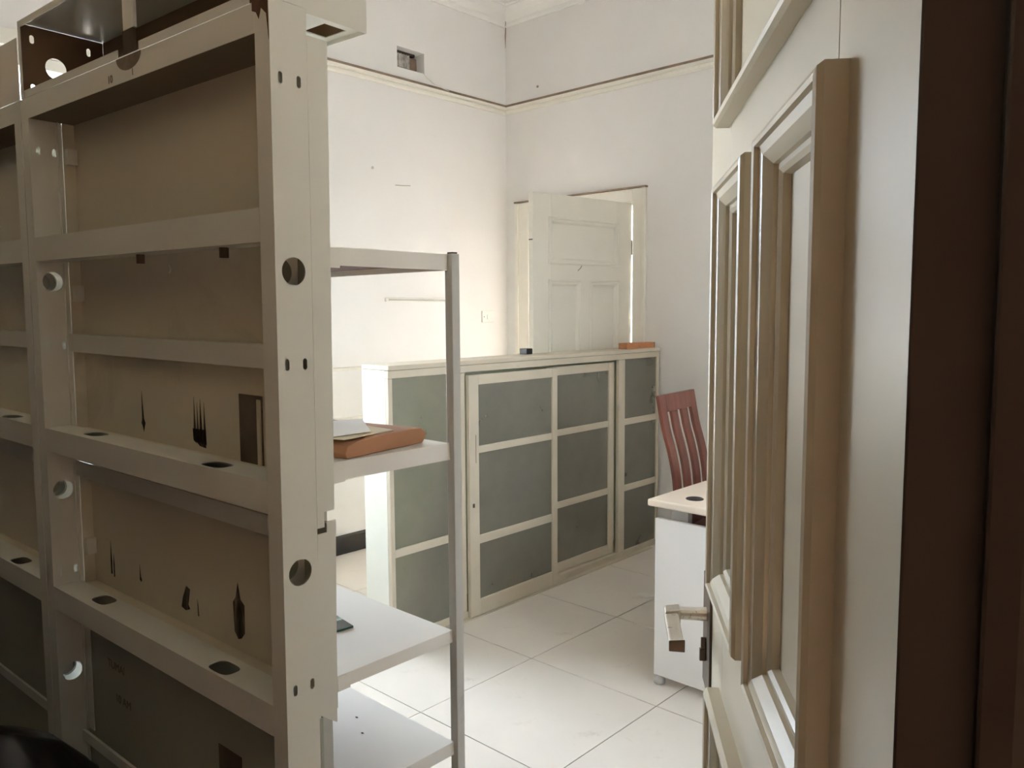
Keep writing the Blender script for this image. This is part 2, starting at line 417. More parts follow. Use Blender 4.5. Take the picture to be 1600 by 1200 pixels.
# window in the wall behind the open door
def window(name, lab, X, sgn, W_):
    w = empty(name, (X, 0, 0)); tag(w, lab, 'window', kind='structure')
    y0, y1, z0, z1 = W_
    f = MB()
    B = lambda m, a, b, *r: m.box(min(sgn * a, sgn * b), max(sgn * a, sgn * b), *r)
    B(f, -0.13, -0.07, y0, y0 + 0.05, z0, z1); B(f, -0.13, -0.07, y1 - 0.05, y1, z0, z1)
    B(f, -0.13, -0.07, y0 + 0.05, y1 - 0.05, z0, z0 + 0.05); B(f, -0.13, -0.07, y0 + 0.05, y1 - 0.05, z1 - 0.05, z1)
    f.build('window_frame', 'trim', w, 0.003)
    ym, zm = (y0 + y1) / 2, z0 + (z1 - z0) * 0.62
    B(MB(), -0.12, -0.08, ym - 0.02, ym + 0.02, z0 + 0.05, z1 - 0.05).build('mullion', 'trim', w)
    for a, b in ((y0 + 0.05, ym - 0.02), (ym + 0.02, y1 - 0.05)):
        B(MB(), -0.12, -0.08, a, b, zm - 0.015, zm + 0.015).build('transom', 'trim', w)
        B(MB(), -0.102, -0.098, a, b, z0 + 0.05, zm - 0.015).build('pane', 'win_glass', w)
        B(MB(), -0.102, -0.098, a, b, zm + 0.015, z1 - 0.05).build('pane', 'win_glass', w)
    B(MB(), -0.07, 0.05, y0 - 0.03, y1 + 0.03, z0 - 0.035, z0).build('window_sill', 'trim', w, 0.004)
    m = MB(); B(m, 0, 0.018, y0 - 0.07, y0, z0, z1 + 0.07); B(m, 0, 0.018, y1, y1 + 0.07, z0, z1 + 0.07); B(m, 0, 0.018, y0, y1, z1, z1 + 0.07)
    m.build('architrave', 'trim', w, 0.004)
window('window_1', 'tall window in the vented wall behind the steel partition', XL, 1, WIN)
window('window_2', 'window in the wall hidden behind the open foreground door', XR, -1, WIN2)

# ------------------------------------------------------------------ panelled doors
PROF = [(0, 0), (0, 0.017), (0.003, 0.0215), (0.007, 0.023), (0.0105, 0.0215), (0.0115, 0.017), (0.020, 0.0145), (0.027, 0.009),
        (0.0305, 0.006), (0.0315, 0.0015), (0.037, 0.002), (0.0415, -0.001), (0.0435, -0.0085)]
def panel_door(root, mat, W, H, T, cols, rows, prof, scale=1.0):
    """local: x from hinge to free edge, +y is the face seen, z up. cols/rows list panels (x0,x1,z0,z1) outer moulding rects"""
    panels = cols
    xs = sorted({p[0] for p in panels} | {p[1] for p in panels})
    IN = prof[-1][0] - 0.002
    holes = [rect(p[0] + IN * 0.72, p[1] - IN * 0.72, p[2] + IN * 0.72, p[3] - IN * 0.72) for p in panels]
    xmin = min(p[0] for p in panels) + IN * 0.72; xmax = max(p[1] for p in panels) - IN * 0.72
    k = IN * 0.72
    # stiles
    MB().box(0, xmin, -T, 0, 0, H).build('stile', mat, root, 0.002)
    MB().box(xmax, W, -T, 0, 0, H).build('stile', mat, root, 0.002)
    # rails
    zr = [0.0]
    for z0, z1 in rows: zr += [z0 + k, z1 - k]
    zr.append(H)
    for i in range(0, len(zr), 2):
        MB().box(xmin, xmax, -T, 0, zr[i], zr[i + 1]).build('rail', mat, root)
    for z0, z1 in rows:
        ps = sorted([p for p in panels if abs(p[2] - z0) < 1e-6])
        for a, b in zip(ps, ps[1:]):
            MB().box(a[1] - k, b[0] + k, -T, 0, z0 + k, z1 - k).build('muntin', mat, root)
    dp = prof[-1][1]
    for p in panels:
        MB().box(p[0] + k, p[1] - k, -T - dp, dp, p[2] + k, p[3] - k).build('panel', mat, root)
        MB().moulding(p[0], p[1], p[2], p[3], prof, (0, 0, 0), (1, 0, 0), (0, 0, 1), (0, 1, 0)).build('moulding', mat, root)
        MB().moulding(p[0], p[1], p[2], p[3], prof, (0, -T, 0), (1, 0, 0), (0, 0, 1), (0, -1, 0)).build('moulding', mat, root)

# foreground door leaf: stands half open, seen almost along its face
da = YAW - math.radians(6.84)
dv = Vector((-math.sin(da), math.cos(da), 0)); nrv = Vector((math.cos(da), math.sin(da), 0))
T0, T1 = 0.450, 1.330
hp = dv * T0 + nrv * 0.164
door1 = empty('door_1', (hp.x, hp.y, 0.008), math.atan2(dv.y, dv.x))
tag(door1, 'cream panelled door with lever handle, open beside the dark jamb', 'door', kind='structure')
s = lambda t: t - T0
pan = []
for a, b in ((0.589, 0.843), (0.913, 1.158)):
    pan += [(s(a), s(b), 0.20, 0.862), (s(a), s(b), 1.012, 1.585)]
pan.append((s(0.589), s(1.158), 1.664, 2.12))
panel_door(door1, 'door', T1 - T0, 2.24, 0.036, pan, [(0.20, 0.862), (1.012, 1.585), (1.664, 2.12)], PROF)
# lock furniture
lx = s(1.282)
MB().box(lx - 0.042, lx + 0.040, 0, 0.004, 0.800, 0.985).build('lock_plate', 'dark_brass', door1, 0.0015)
h = MB().tube([(lx, 0.004, 0.925), (lx, 0.018, 0.925), (lx, 0.046, 0.925)], [0.0115, 0.0105, 0.010], 14)
h.build('handle_spindle', 'chrome', door1, smooth=False)
lv = MB(); lv.prism([(0.046, 0.912), (0.070, 0.914), (0.071, 0.934), (0.046, 0.937)], (lx + 0.012, 0, 0), (0, 1, 0), (0, 0, 1), (-0.030, 0, 0))
lv.prism([(0.050, 0.916), (0.0715, 0.917), (0.0715, 0.931), (0.050, 0.933)], (lx - 0.018, 0, 0), (0, 1, 0), (0, 0, 1), (-0.098, 0, -0.004))
MB().prism([(0.049, 0.911), (0.0722, 0.912), (0.0722, 0.9275), (0.049, 0.9295)], (lx - 0.1161, 0, 0), (0, 1, 0), (0, 0, 1), (-0.004, 0, 0)).build('lever_cap', 'dark_brass', door1, 0.001)
lv.build('lever', 'chrome', door1, 0.003, label='worn chrome lever with dark end')
MB().box(lx - 0.003, lx + 0.003, 0.004, 0.012, 0.862, 0.886).box(lx - 0.004, lx + 0.004, 0.004, 0.014, 0.848, 0.868).build('key_turn', 'dark_brass', door1, 0.001)
for z in (0.25, 1.95):
    MB().tube([(-0.004, -0.036, z - 0.05), (-0.004, -0.036, z + 0.05)], 0.007, 10).build('hinge', 'dark_brass', door1)

# brown frame of the camera's doorway
jm = empty('trim_11', (0, 0, 0)); tag(jm, 'dark brown door frame beside the camera', 'door frame', kind='structure')
jp = [(-0.10, JY1), (-0.0686, JY1), (-0.0675, JY1 - 0.012), (-0.055, JY1 - 0.014), (XH, JY1 - 0.014), (XH, JY1 + 0.028), (-0.10, JY1 + 0.028)]
MB().prism(jp, (0, 0, 0), (1, 0, 0), (0, 1, 0), (0, 0, 2.23)).build('jamb', 'jamb', jm, 0.002)
jp2 = [(x, JY0 + JY1 - y) for x, y in jp]
MB().prism(jp2, (0, 0, 0), (1, 0, 0), (0, 1, 0), (0, 0, 2.23)).build('jamb', 'jamb', jm, 0.002)
MB().box(-0.10, XH, JY0 - 0.028, JY1 + 0.028, 2.23, 2.26).build('head', 'jamb', jm)
MB().box(-0.112, -0.10, JY1 + 0.052, JY1 + 0.112, 0, 2.33).build('architrave', 'jamb', jm, 0.003)
MB().box(-0.114, -0.10, JY0 - 0.085, JY0 - 0.006, 0, 2.33).build('architrave', 'jamb', jm, 0.003)
MB().box(-0.114, -0.10, JY0 - 0.006, JY1 + 0.052, 2.262, 2.33).build('architrave', 'jamb', jm, 0.003)

# far door leaf, swung into the room behind the glazed cabinet
a2 = math.radians(-97.6)
door2 = empty('door_2', (-2.826, 4.150, 0.01), a2)
tag(door2, 'white panelled door standing open behind the glazed cabinet', 'door', kind='structure')
PF = [(0, 0), (0, 0.004), (0.004, 0.008), (0.010, 0.008), (0.014, 0.004), (0.024, 0.002), (0.030, -0.003), (0.036, -0.010)]
p2 = [(0.112, 0.690, 1.677, 1.940), (0.112, 0.362, 0.86, 1.592), (0.434, 0.690, 0.86, 1.592), (0.112, 0.362, 0.18, 0.70), (0.434, 0.690, 0.18, 0.70)]
panel_door(door2, 'door_far', 0.805, 2.066, 0.036, p2, [(0.18, 0.70), (0.86, 1.592), (1.677, 1.940)], PF)
MB().box(0.8045, 0.8062, -0.034, -0.002, 1.805, 1.811).build('latch_slot', 'dark_brass', door2)
MB().tube([(0.46, 0.0008, 1.645), (0.44, 0.0008, 1.66), (0.428, 0.0008, 1.675)], 0.0016, 6).build('scratch', 'rust', door2)
for z in (0.3, 1.0, 1.80):
    MB().box(-0.012, 0.0, -0.034, -0.004, z - 0.045, z + 0.045).build('hinge', 'dark_brass', door2)
fr = empty('trim_12', (0, 0, 0)); tag(fr, 'white frame around the far doorway', 'door frame', kind='structure')
ox0, ox1, _, oz = DOOR2
AR = [(0, 0), (0.016, 0), (0.016, 0.07), (0.024, 0.075), (0.024, 0.092), (0.018, 0.098), (0, 0.098)]
MB().box(ox1, ox1 + 0.092, YB - 0.020, YB, 0, oz + 0.078).box(ox1 + 0.068, ox1 + 0.092, YB - 0.028, YB - 0.02, 0, oz + 0.078).build('architrave', 'trim', fr, 0.003)
MB().box(ox0 - 0.118, ox0, YB - 0.020, YB, 0, oz + 0.078).box(ox0 - 0.118, ox0 - 0.09, YB - 0.028, YB - 0.02, 0, oz + 0.078).build('architrave', 'trim', fr, 0.003)
MB().box(ox0, ox1, YB - 0.020, YB, oz, oz + 0.078).build('architrave', 'trim', fr, 0.003)
MB().box(ox0 - 0.122, ox1 + 0.096, YB - 0.030, YB, oz + 0.0785, oz + 0.088).build('dust_line', 'dust', fr, label='brown dust on top of the frame')
MB().box(ox0, ox0 + 0.03, YB, YB + TH, 0, oz).box(ox1 - 0.012, ox1, YB, YB + TH, 0, oz).box(ox0 + 0.03, ox1 - 0.012, YB, YB + TH, oz - 0.02, oz).build('lining', 'trim', fr)

# ------------------------------------------------------------------ steel partition bays
def text_mesh(body, size, name):
    c = bpy.data.curves.new(name, 'FONT'); c.body = body; c.size = size; c.extrude = 0.0003
    o = bpy.data.objects.new(name, c); COL.objects.link(o)
    dg = bpy.context.evaluated_depsgraph_get(); dg.update()
    me = bpy.data.meshes.new_from_object(o.evaluated_get(dg))
    bpy.data.objects.remove(o); bpy.data.curves.remove(c)
    return me
BP = 0.896           # bay pitch
def bay(k, label):
    ph = math.radians(3.2); ry = math.radians(0.6)
    o3 = Vector((-1.029, 0.617, 0)) + Vector((-math.cos(ph), -math.sin(ph), 0)) * (0.0135 + k * BP)
    lift = 0.0094 * k
    e = empty('partition_bay', (o3.x, o3.y, lift), ph, ry)
    tag(e, label, 'partition', 'steel partition bays')
    zb = -lift + 0.001
    X = lambda u: -u
    TK = 0.0016
    ZT = 1.857
    zo = 0.0
    sl = [(v, z) for z in (1.752, 1.346, 0.851, 0.40) for v in (0.016, 0.047)]
    ho = [(0.031, 1.482), (0.030, 1.032), (0.030, 0.62), (0.030, 0.22)]
    def holes(): return [slot(v, z, 0.0075, 0.017) for v, z in sl] + [circle(v, z, 0.0205) for v, z in ho]
    def side(mb, u, th, v1=0.062):
        mb.plate(rect(0.0, v1, zb, ZT), holes(), (X(u), 0, 0), (0, 1, 0), (0, 0, 1), (-th, 0, 0))
    # uprights: C sections, open at the back
    m = MB(); side(m, 0.0, TK); side(m, 0.034, TK); m.box(X(TK), X(0.034), 0, TK, zb, ZT)
    m.build('upright', 'rack', e)
    m = MB(); side(m, 0.857, TK, 0.0635); side(m, 0.8905, TK); m.box(X(0.857 + TK), X(0.8905), 0, TK, zb, ZT)
    m.box(X(0.850), X(0.857), 0.053, 0.055, zb, ZT)
    m.build('upright', 'rack', e)
    U0, U1 = 0.0358, 0.8568
    PB = 0.8565
    # rails
    MB().box(X(U1), X(U0), TK, 0.0878, 1.816, 1.816 + TK).build('rail_soffit_shade', 'shade_brown', e, label='underside of the top rail, darkened to imitate shade')
    MB().box(X(PB - 0.01), X(0.02), 0.0900, 0.0915, 1.086, 1.125).build('leak_strip', 'shade_brown', e)  # dark strip added to close a light leak between the pans
    m = MB(); m.box(X(U1), X(U0), 0, TK, 1.816, ZT)
    m.build('rail', 'rack', e)
    m = MB(); m.box(X(U1), X(U0), 0, TK, 1.524, 1.573); m.box(X(U1), X(U0), TK, 0.052, 1.524, 1.524 + TK); m.box(X(U1), X(U0), TK, 0.052, 1.571, 1.573)
    m.build('rail', 'rack', e)
    for z0, z1 in ((1.122, 1.171), (0.772, 0.822)):
        m = MB(); m.box(X(U1), X(U0), 0, TK, z0, z1); m.box(X(U1), X(U0), TK, 0.056, z0, z0 + TK); m.box(X(U1), X(U0), 0.0545, 0.056, z0 + TK, z1 - TK)
        m.plate(rect(-U1, -U0, TK, 0.056), [oval(-0.212, 0.023, 0.062, 0.036), oval(-0.690, 0.034, 0.062, 0.036)], (0, 0, z1 - TK), (1, 0, 0), (0, 1, 0), (0, 0, TK))
        m.build('rail', 'rack', e)
        MB().box(X(U1), X(U0), 0.056, 0.0875, z1 - 0.012, z1 - 0.008).build('rail_ledge', 'panel', e)
    m = MB(); m.box(X(0.8565), X(U0), 0.060, 0.0615, 1.332, 1.370); m.box(X(0.8565), X(U0), 0.0615, 0.086, 1.3685, 1.370); m.box(X(0.8565), X(U0), 0.0615, 0.086, 1.332, 1.3335)
    m.build('middle_rail', 'rack', e)
    MB().box(X(U1), X(U0), 0.044, 0.050, 0.452, 0.476).build('middle_rail', 'rack', e)
    MB().box(X(U1), X(0.826), 0.0565, 0.0585, 0.478, 0.765).box(X(U1), X(U0), 0.056, 0.058, 1.060, 1.094).build('panel_lip', 'rack', e)
    # pan shaped back panels with returns at the end
    def pan(z0, z1, va, vb, name_mat, poly):
        m = MB()
        m.box(X(PB), X(TK), 0.088, 0.0895, z0, z1)
        MB().plate(poly, [], (0, 0, 0), (0, 1, 0), (0, 0, 1), (-TK, 0, 0)).build('panel_return', 'rack', e)
        m.box(X(PB), X(PB - TK), 0.064, 0.096, z0, z1)
        m.box(X(PB), X(TK), 0.0945, 0.096, z0 + 0.002, z1); m.box(X(PB), X(TK), 0.0895, 0.0945, z1 - 0.0015, z1)
        m.build('back_panel', name_mat, e)
    pan(1.116, 1.8200, 0, 0, 'panel', [(0.0625, 1.821), (0.0985, 1.821), (0.0955, 1.116), (0.076, 1.116), (0.076, 1.092), (0.0625, 1.092)])
    pan(0.790, 1.094, 0, 0, 'panel', [(0.0625, 1.083), (0.080, 1.083), (0.080, 1.100), (0.0975, 1.100), (0.093, 0.770), (0.088, 0.773), (0.060, 0.794)])
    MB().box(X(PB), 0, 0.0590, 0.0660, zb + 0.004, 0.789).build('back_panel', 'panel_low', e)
    for z0, z1 in ((1.730, 1.762), (1.440, 1.475), (0.880, 0.915)):
        MB().box(X(0.8525), X(0.838), 0.066, 0.086, z0, z1).build('tab', 'rack', e)
    # bottom rail / foot
    MB().box(X(U1), X(U0), 0, 0.05, zb + 0.05, zb + 0.10).build('bottom_rail', 'rack', e)
    # cable box on top
    z0, z1 = 1.858, (2.014 if k == 0 else 1.985)
    m = MB()
    if k == 0:
        m.plate([(0.0, z0), (0.0628, z0), (0.0628, 1.8515), (0.175, 1.8515), (0.175, z1), (0, z1)], [], (0, 0, 0), (0, 1, 0), (0, 0, 1), (-TK, 0, 0))
        m.box(X(0.888), X(TK), 0.1735, 0.175, 1.8515, z1)
        m.box(X(0.888), X(TK), 0, 0.1735, z1 - TK, z1)
    m.plate(rect(-0.888, -TK, 0.0, 0.1735), [rect(-0.082, -0.030, 0.118, 0.160)], (0, 0, z0), (1, 0, 0), (0, 1, 0), (0, 0, TK))
    m.build('cable_box', 'rack', e)
    if k == 0:
        m = MB()
        m.box(X(0.8865), X(TK), 0.1715, 0.1733, z0 + TK, z1 - TK)
        m.plate(rect(0.002, 0.171, z0 + 0.002, z1 - 0.002), [circle(0.071, 1.935, 0.0215), slot(0.024, 1.885, 0.009, 0.017), slot(0.140, 1.985, 0.009, 0.017), slot(0.026, 1.985, 0.009, 0.017)],
                (X(0.8865), 0, 0), (0, 1, 0), (0, 0, 1), (-0.0015, 0, 0))
        m.build('box_lining', 'primer', e, label='brown primed inside of the cable box')
    m = MB(); m.box(X(0.888), X(TK), 0, TK, z1 - 0.013, z1 - TK); m.build('box_lip', 'rack', e)
    if k == 0:
        m = MB(); m.box(X(0.870), X(0.452), 0, TK, z0 + TK, z0 + 0.015); m.box(X(0.375), X(TK), 0, TK, z0 + TK, z0 + 0.015)
        m.build('box_lip', 'rack', e)
        MB().box(X(0.888), X(0.876), 0, TK, z0 + TK, z1 - 0.013).build('box_lip', 'rack', e)
        MB().box(X(0.428), X(0.390), 0.0005, 0.006, 1.900, z1 - 0.013).build('box_divider', 'rack', e)
        MB().box(X(0.432), X(0.396), 0.001, 0.0066, z0 + TK, 1.900).build('box_divider', 'rust', e, label='rusted foot of the box divider')
        # scar where the divider was welded
        half = [(-0.412 + 0.045 * math.cos(t), 1.857 + 0.024 * math.sin(t)) for t in [math.pi + math.pi * i / 12 for i in range(13)]]
        MB().prism(half, (0, 0, 0), (1, 0, 0), (0, 0, 1), (0, -0.0006, 0)).build('weld_scar', MT['weld'], e)
        MB().prism([(-0.400, 1.833), (-0.3985, 1.833), (-0.3985, 1.822), (-0.400, 1.822)], (0, 0, 0), (1, 0, 0), (0, 0, 1), (0, -0.0005, 0)).build('crack', 'rust', e)
        MB().prism([(-0.040, 1.858), (-0.002, 1.858), (-0.001, 1.800), (-0.006, 1.836), (-0.018, 1.846), (-0.024, 1.832), (-0.030, 1.842), (-0.040, 1.846)], (0, 0, 0), (1, 0, 0), (0, 0, 1), (0, -0.0006, 0)).build('weld_scar', MT['rustred'], e)
        MB().box(X(0.045), X(0.0), -0.0005, 0.001, 1.858, 1.90).build('weld_scar', MT['rustred'], e)
        # stencilled number on the top rail
        me = text_mesh('10', 0.019, 'stencilled_number'); me.materials.append(MT['ink'])
        t = bpy.data.objects.new('stencilled_number', me); COL.objects.link(t); t.parent = e
        t.location = (-0.492, -0.0006, 1.822); t.rotation_euler = (math.pi / 2, 0, 0)
        for body, x, z in (('TUMAI', -0.745, 0.655), ('10 AM', -0.715, 0.585)):
            me = text_mesh(body, 0.026, 'pencil_writing'); me.materials.append(MT['ink'])
            t = bpy.data.objects.new('pencil_writing', me); COL.objects.link(t); t.parent = e
            t.location = (x, 0.0584, z); t.rotation_euler = (math.pi / 2, 0, 0)
        # stains running down the panels
        V = 0.0878
        def stain(poly, mat='streak', v=V, nm='rust_streak'):
            MB().prism([(-u, z) for u, z in poly], (0, v, 0), (1, 0, 0), (0, 0, 1), (0, -0.0004, 0)).build(nm, mat, e)
        stain([(0.600, 1.262), (0.594, 1.205), (0.588, 1.197), (0.592, 1.190), (0.596, 1.178), (0.600, 1.190), (0.605, 1.196), (0.602, 1.205)])
        for a, b, t in ((0.394, 0.402, 1.265), (0.384, 0.391, 1.255), (0.372, 0.381, 1.262), (0.360, 0.367, 1.258)):
            stain([((a + b) / 2, t), (a - 0.001, 1.20), (a - 0.002, 1.178), (b + 0.001, 1.182), (b, 1.20)])
        stain([(0.405, 1.205), (0.404, 1.184), (0.392, 1.180), (0.382, 1.174), (0.360, 1.172), (0.359, 1.206)])
        for a, b, t, z in ((0.775, 0.768, 0.922, 0.846), (0.762, 0.757, 0.895, 0.842)):
            stain([((a + b) / 2, t), (a, z + 0.03), (a, z), (b, z), (b, z + 0.03)])
        stain([(0.640, 0.895), (0.642, 0.862), (0.636, 0.858), (0.633, 0.863), (0.637, 0.87)])
        stain([(0.452, 0.892), (0.438, 0.888), (0.446, 0.856), (0.440, 0.848), (0.456, 0.842), (0.472, 0.846), (0.466, 0.866)])
        stain([(0.412, 0.875), (0.411, 0.842), (0.407, 0.842), (0.409, 0.865)])
        stain([(0.270, 0.940), (0.262, 0.910), (0.250, 0.902), (0.251, 0.850), (0.262, 0.838), (0.272, 0.834), (0.284, 0.846), (0.287, 0.900), (0.277, 0.912)])
        for u, z in ((0.470, 1.500), (0.469, 1.286)):
            MB().tube([(-u, V - 0.0005, z), (-u, V - 0.003, z)], 0.008, 10).build('rivet', 'panel', e)
        # dark cut-outs with a torn rim
        for (ua, ub, za, zb2, v) in ((0.176, 0.246, 1.156, 1.281, V), (0.226, 0.300, 0.53, 0.640, 0.0586)):
            MB().box(-ub, -ua, v - 0.0012, v, za, zb2).build('dark_slot', 'slotdark', e, label='dark rectangular cut-out in the panel')
            if v == V: MB().box(-ua - 0.013, -ua - 0.004, v - 0.004, v - 0.0012, za, zb2 - 0.006).build('slot_strip', 'panel', e)
        for u, v in ((0.461, 0.030), (0.183, 0.030)):
            MB().tube([(-u, v, 1.524), (-u, v, 1.508)], 0.0075, 8).build('bolt', 'rust', e)
    else:
        MB().box(X(0.888), 0.0045, -0.0015, 0, z0, z1 - 0.002).build('box_cover', 'trim', e, label='pale cover closing the cable box')
        for a, b, t, z in ((0.10, 0.094, 1.262, 1.196), (0.072, 0.068, 1.25, 1.19), (0.13, 0.123, 0.935, 0.846), (0.115, 0.110, 0.93, 0.85)):
            MB().prism([(-(a + b) / 2, t), (-a, z), (-b, z)], (0, 0.0878, 0), (1, 0, 0), (0, 0, 1), (0, -0.0004, 0)).build('rust_streak', 'streak', e)
    if k == 2:
        MB().box(-1.010, -0.894, 0.03, 0.034, zb, 1.95).build('light_block_panel', 'panel', e)  # added to close the gap where window light leaks past the last bay
    return e
MT['slotdark'] = paint('slot_dark', (0.13, 0.10, 0.075), 0.7, 0.3, 14, stretch=(0.3, 1, 3))
MT['weld'] = paint('weld_grey', (0.20, 0.165, 0.125), 0.7, 0.2, 40)
MT['rustred'] = paint('rust_red', (0.10, 0.045, 0.025), 0.8, 0.4, 45)
bay(0, 'cream steel partition bay nearest the camera, with perforated end post and rust streaks')
bay(1, 'cream steel partition bay cut by the left picture edge, its top box covered')
bay(2, 'cream steel partition bay against the window wall, hidden behind its neighbours')

cpt = MB().box(XL + 0.03, XR - 0.02, YN + 0.02, 0.42, 0.0005, 0.008).build('added_carpet', 'added_carpet', None, 0.002)  # unseen dark cover added to cut floor bounce onto the partition
tag(cpt, 'unseen dark floor cover added to cut light bounced onto the steel partition', 'added_carpet')
# black bag in front of the partition
def blob(name, mat, loc, prof, seed, amp, parent=None, seg=40):
    rnd = random.Random(seed); ph = [rnd.uniform(0, 6.28) for _ in range(12)]
    mb = MB(); vs = []; fs = []
    for i, (r, z) in enumerate(prof):
        for k in range(seg):
            t = 2 * math.pi * k / seg
            q = 1 + amp * (0.5 * math.sin(3 * t + ph[0] + 4 * z) + 0.35 * math.sin(5 * t + ph[1] - 7 * z) + 0.25 * math.sin(9 * t + ph[2] + 11 * z) + 0.2 * math.sin(13 * t + ph[3]))
            vs.append((r * q * math.cos(t), r * q * math.sin(t), z + amp * 0.1 * math.sin(4 * t + ph[4]) * (1 if 0 < i else 0) * (r > 0.01)))
    for i in range(len(prof) - 1):
        for k in range(seg):
            k2 = (k + 1) % seg
            fs.append((i * seg + k, i * seg + k2, (i + 1) * seg + k2, (i + 1) * seg + k))
    fs.append(tuple(range(seg - 1, -1, -1))); fs.append(tuple((len(prof) - 1) * seg + k for k in range(seg)))
    mb.add(vs, fs)
    return mb.build(name, mat, parent, smooth=True)
bg = empty('bin_bag', (-1.52, 0.335, 0.009)); tag(bg, 'black plastic bag slumped against the foot of the steel partition', 'bag')
blob('bag_body', 'bag', (0, 0, 0), [(0.12, 0.0), (0.18, 0.03), (0.205, 0.15), (0.205, 0.35), (0.195, 0.50), (0.165, 0.60), (0.11, 0.67), (0.05, 0.70), (0.012, 0.705)], 3, 0.07, bg)

# ------------------------------------------------------------------ open steel shelf unit behind the partition end
SX0, SX1, SY0, SY1 = -2.02, -1.10, 0.722, 1.048
sh = empty('steel_shelf', (0, 0, 0)); tag(sh, 'white steel shelf unit with open shelves behind the partition end post', 'shelf')
for x, sx in ((SX1, -1), (SX0, 1)):
    for y, sy in ((SY0, 1), (SY1, -1)):
        m = MB()
        m.box(x, x + sx * 0.020, y, y + sy * 0.020, 0.0, 1.530)
        m.build('post', 'post', sh, 0.0015)
        MB().box(x + sx * 0.003, x + sx * 0.016, y + sy * 0.003, y + sy * 0.016, 1.5305, 1.533).build('post_cap', 'black', sh)
MB().box(SX0 - 0.002, SX0 - 0.0005, SY0 + 0.002, SY1 - 0.002, 0.06, 1.52).build('light_block_sheet', 'shelf', sh)  # unseen sheet added to keep window light off the foreground door
def tray(z, hgt, top=True):
    x0, x1, y0, y1 = SX0 + 0.0202, SX1 - 0.0105, SY0 + 0.0205, SY1 - 0.0205
    m = MB(); m.box(x0, x1, y0, y1, z - 0.0015, z)
    m.box(x0, x1, y0, y0 + 0.0015, z - hgt, z - 0.0015); m.box(x0, x1, y1 - 0.0015, y1, z - hgt, z - 0.0015)
    m.box(x0, x0 + 0.0015, y0 + 0.0015, y1 - 0.0015, z - hgt, z - 0.0015); m.box(x1 - 0.0015, x1, y0 + 0.0015, y1 - 0.0015, z - hgt, z - 0.0015)
    s_ = m.build('shelf_board', 'shelf', sh)
    MB().box(x0 + 0.002, x1 - 0.002, y0 + 0.002, y1 - 0.002, z - hgt + 0.012, z - 0.0018).build('shelf_underside', 'shelf_under', s_)
    MB().box(x1 - 0.001, x1 + 0.0006, y0 + 0.018, y0 + 0.044, z - hgt - 0.004, z - 0.002).build('shelf_clip', 'shelf', s_, 0.001)
for z, hgt in ((1.529, 0.030), (1.173, 0.032), (0.805, 0.024), (0.578, 0.026), (0.10, 0.03)):
    tray(z, hgt)

# wrapped file on the middle shelf
fl = empty('paper_parcel', (-1.265, 0.880, 1.1738), math.radians(10)); tag(fl, 'brown paper parcel with loose sheets on the upper middle shelf', 'parcel')
m = MB()
sec = [(-0.108, 0.0), (-0.113, 0.010), (-0.106, 0.022), (-0.08, 0.027), (0.0, 0.030), (0.06, 0.030), (0.088, 0.029), (0.104, 0.020), (0.101, 0.008), (0.092, 0.0)]
sec = [(y, z) for y, z in sec]
m.prism(sec, (0.132, 0, 0), (0, 1, 0), (0, 0, 1), (-0.26, 0, 0)); m.build('wrapper', 'kraft', fl, 0.003)
MB().prism([(-0.12, -0.10), (0.120, -0.105), (0.115, 0.03), (-0.02, 0.055), (-0.12, 0.04)], (0, 0, 0.0305), (1, 0, 0), (0, 1, 0), (0, 0, 0.0012)).build('loose_sheet', 'paper', fl)
MB().prism([(-0.12, -0.10), (0.085, -0.108), (0.105, -0.02), (-0.03, 0.10), (-0.11, 0.02)], (0, 0, 0.032), (1, 0, 0.02), (0, 1, 0.015), (0, 0, 0.001)).build('loose_sheet', 'white_paper', fl)
# glass offcut on the lower middle shelf
gm = empty('glass_offcut', (-1.30, 0.86, 0.8055), math.radians(-8)); tag(gm, 'small clear glass offcut lying on the lower middle shelf', 'glass')
MB().box(-0.05, 0.028, -0.06, 0.05, 0.0, 0.004).build('glass_sheet', 'glass_edge', gm)
MB().box(0.0282, 0.0292, -0.06, 0.05, 0.0, 0.004).build('cut_edge', 'green_edge', gm)
for i, (x, y, r) in enumerate(((-1.33, 0.955, 0.004), (-1.27, 0.925, 0.0035))):
    o = MB().prism([(x - r, y), (x, y - r * .4), (x + r, y + r * .3), (x + r * .2, y + r * .6)], (0, 0, 0.5785), (1, 0, 0), (0, 1, 0), (0, 0, 0.0012)).build('debris_flake', 'rust')
    tag(o, ('dark flake on the lowest visible shelf, nearer the shelf back edge' if i == 0 else 'dark flake on the lowest visible shelf, nearer the camera'), 'debris', 'flakes on the lowest visible shelf')

# ------------------------------------------------------------------ glazed sliding-door cabinet
CX, CD = -2.607, 0.176
CY0, CY1, CH = 2.070, 4.128, 1.202
cb = empty('glazed_cabinet', (CX, 0, 0)); tag(cb, 'low cream cabinet with dusty glass sliding doors below the far door', 'cabinet')
MB().box(-CD, 0.004, CY0 - 0.002, CY1, 1.182, CH).build('top_board', 'cab', cb, 0.003)
MB().box(-CD, -0.022, CY0, CY0 + 0.020, 0, 1.181).build('end_panel', 'cab_white', cb)
MB().box(-CD, -0.022, CY1 - 0.020, CY1, 0, 1.181).build('end_panel', 'cab', cb)
MB().box(-CD, -CD + 0.008, CY0 + 0.021, CY1 - 0.021, 0.03, 1.181).build('back_board', 'cab_back', cb)
MB().box(-CD + 0.009, -0.023, CY0 + 0.021, CY1 - 0.021, 0.010, 0.034).build('bottom_board', 'cab', cb)
cf = empty('carcass_frame'); cf.parent = cb
def bar(nm, y0, y1, z0, z1, x0, x1, par, bv=0.0025): return MB().box(x0, x1, y0, y1, z0, z1).build(nm, 'cab', par, bv)
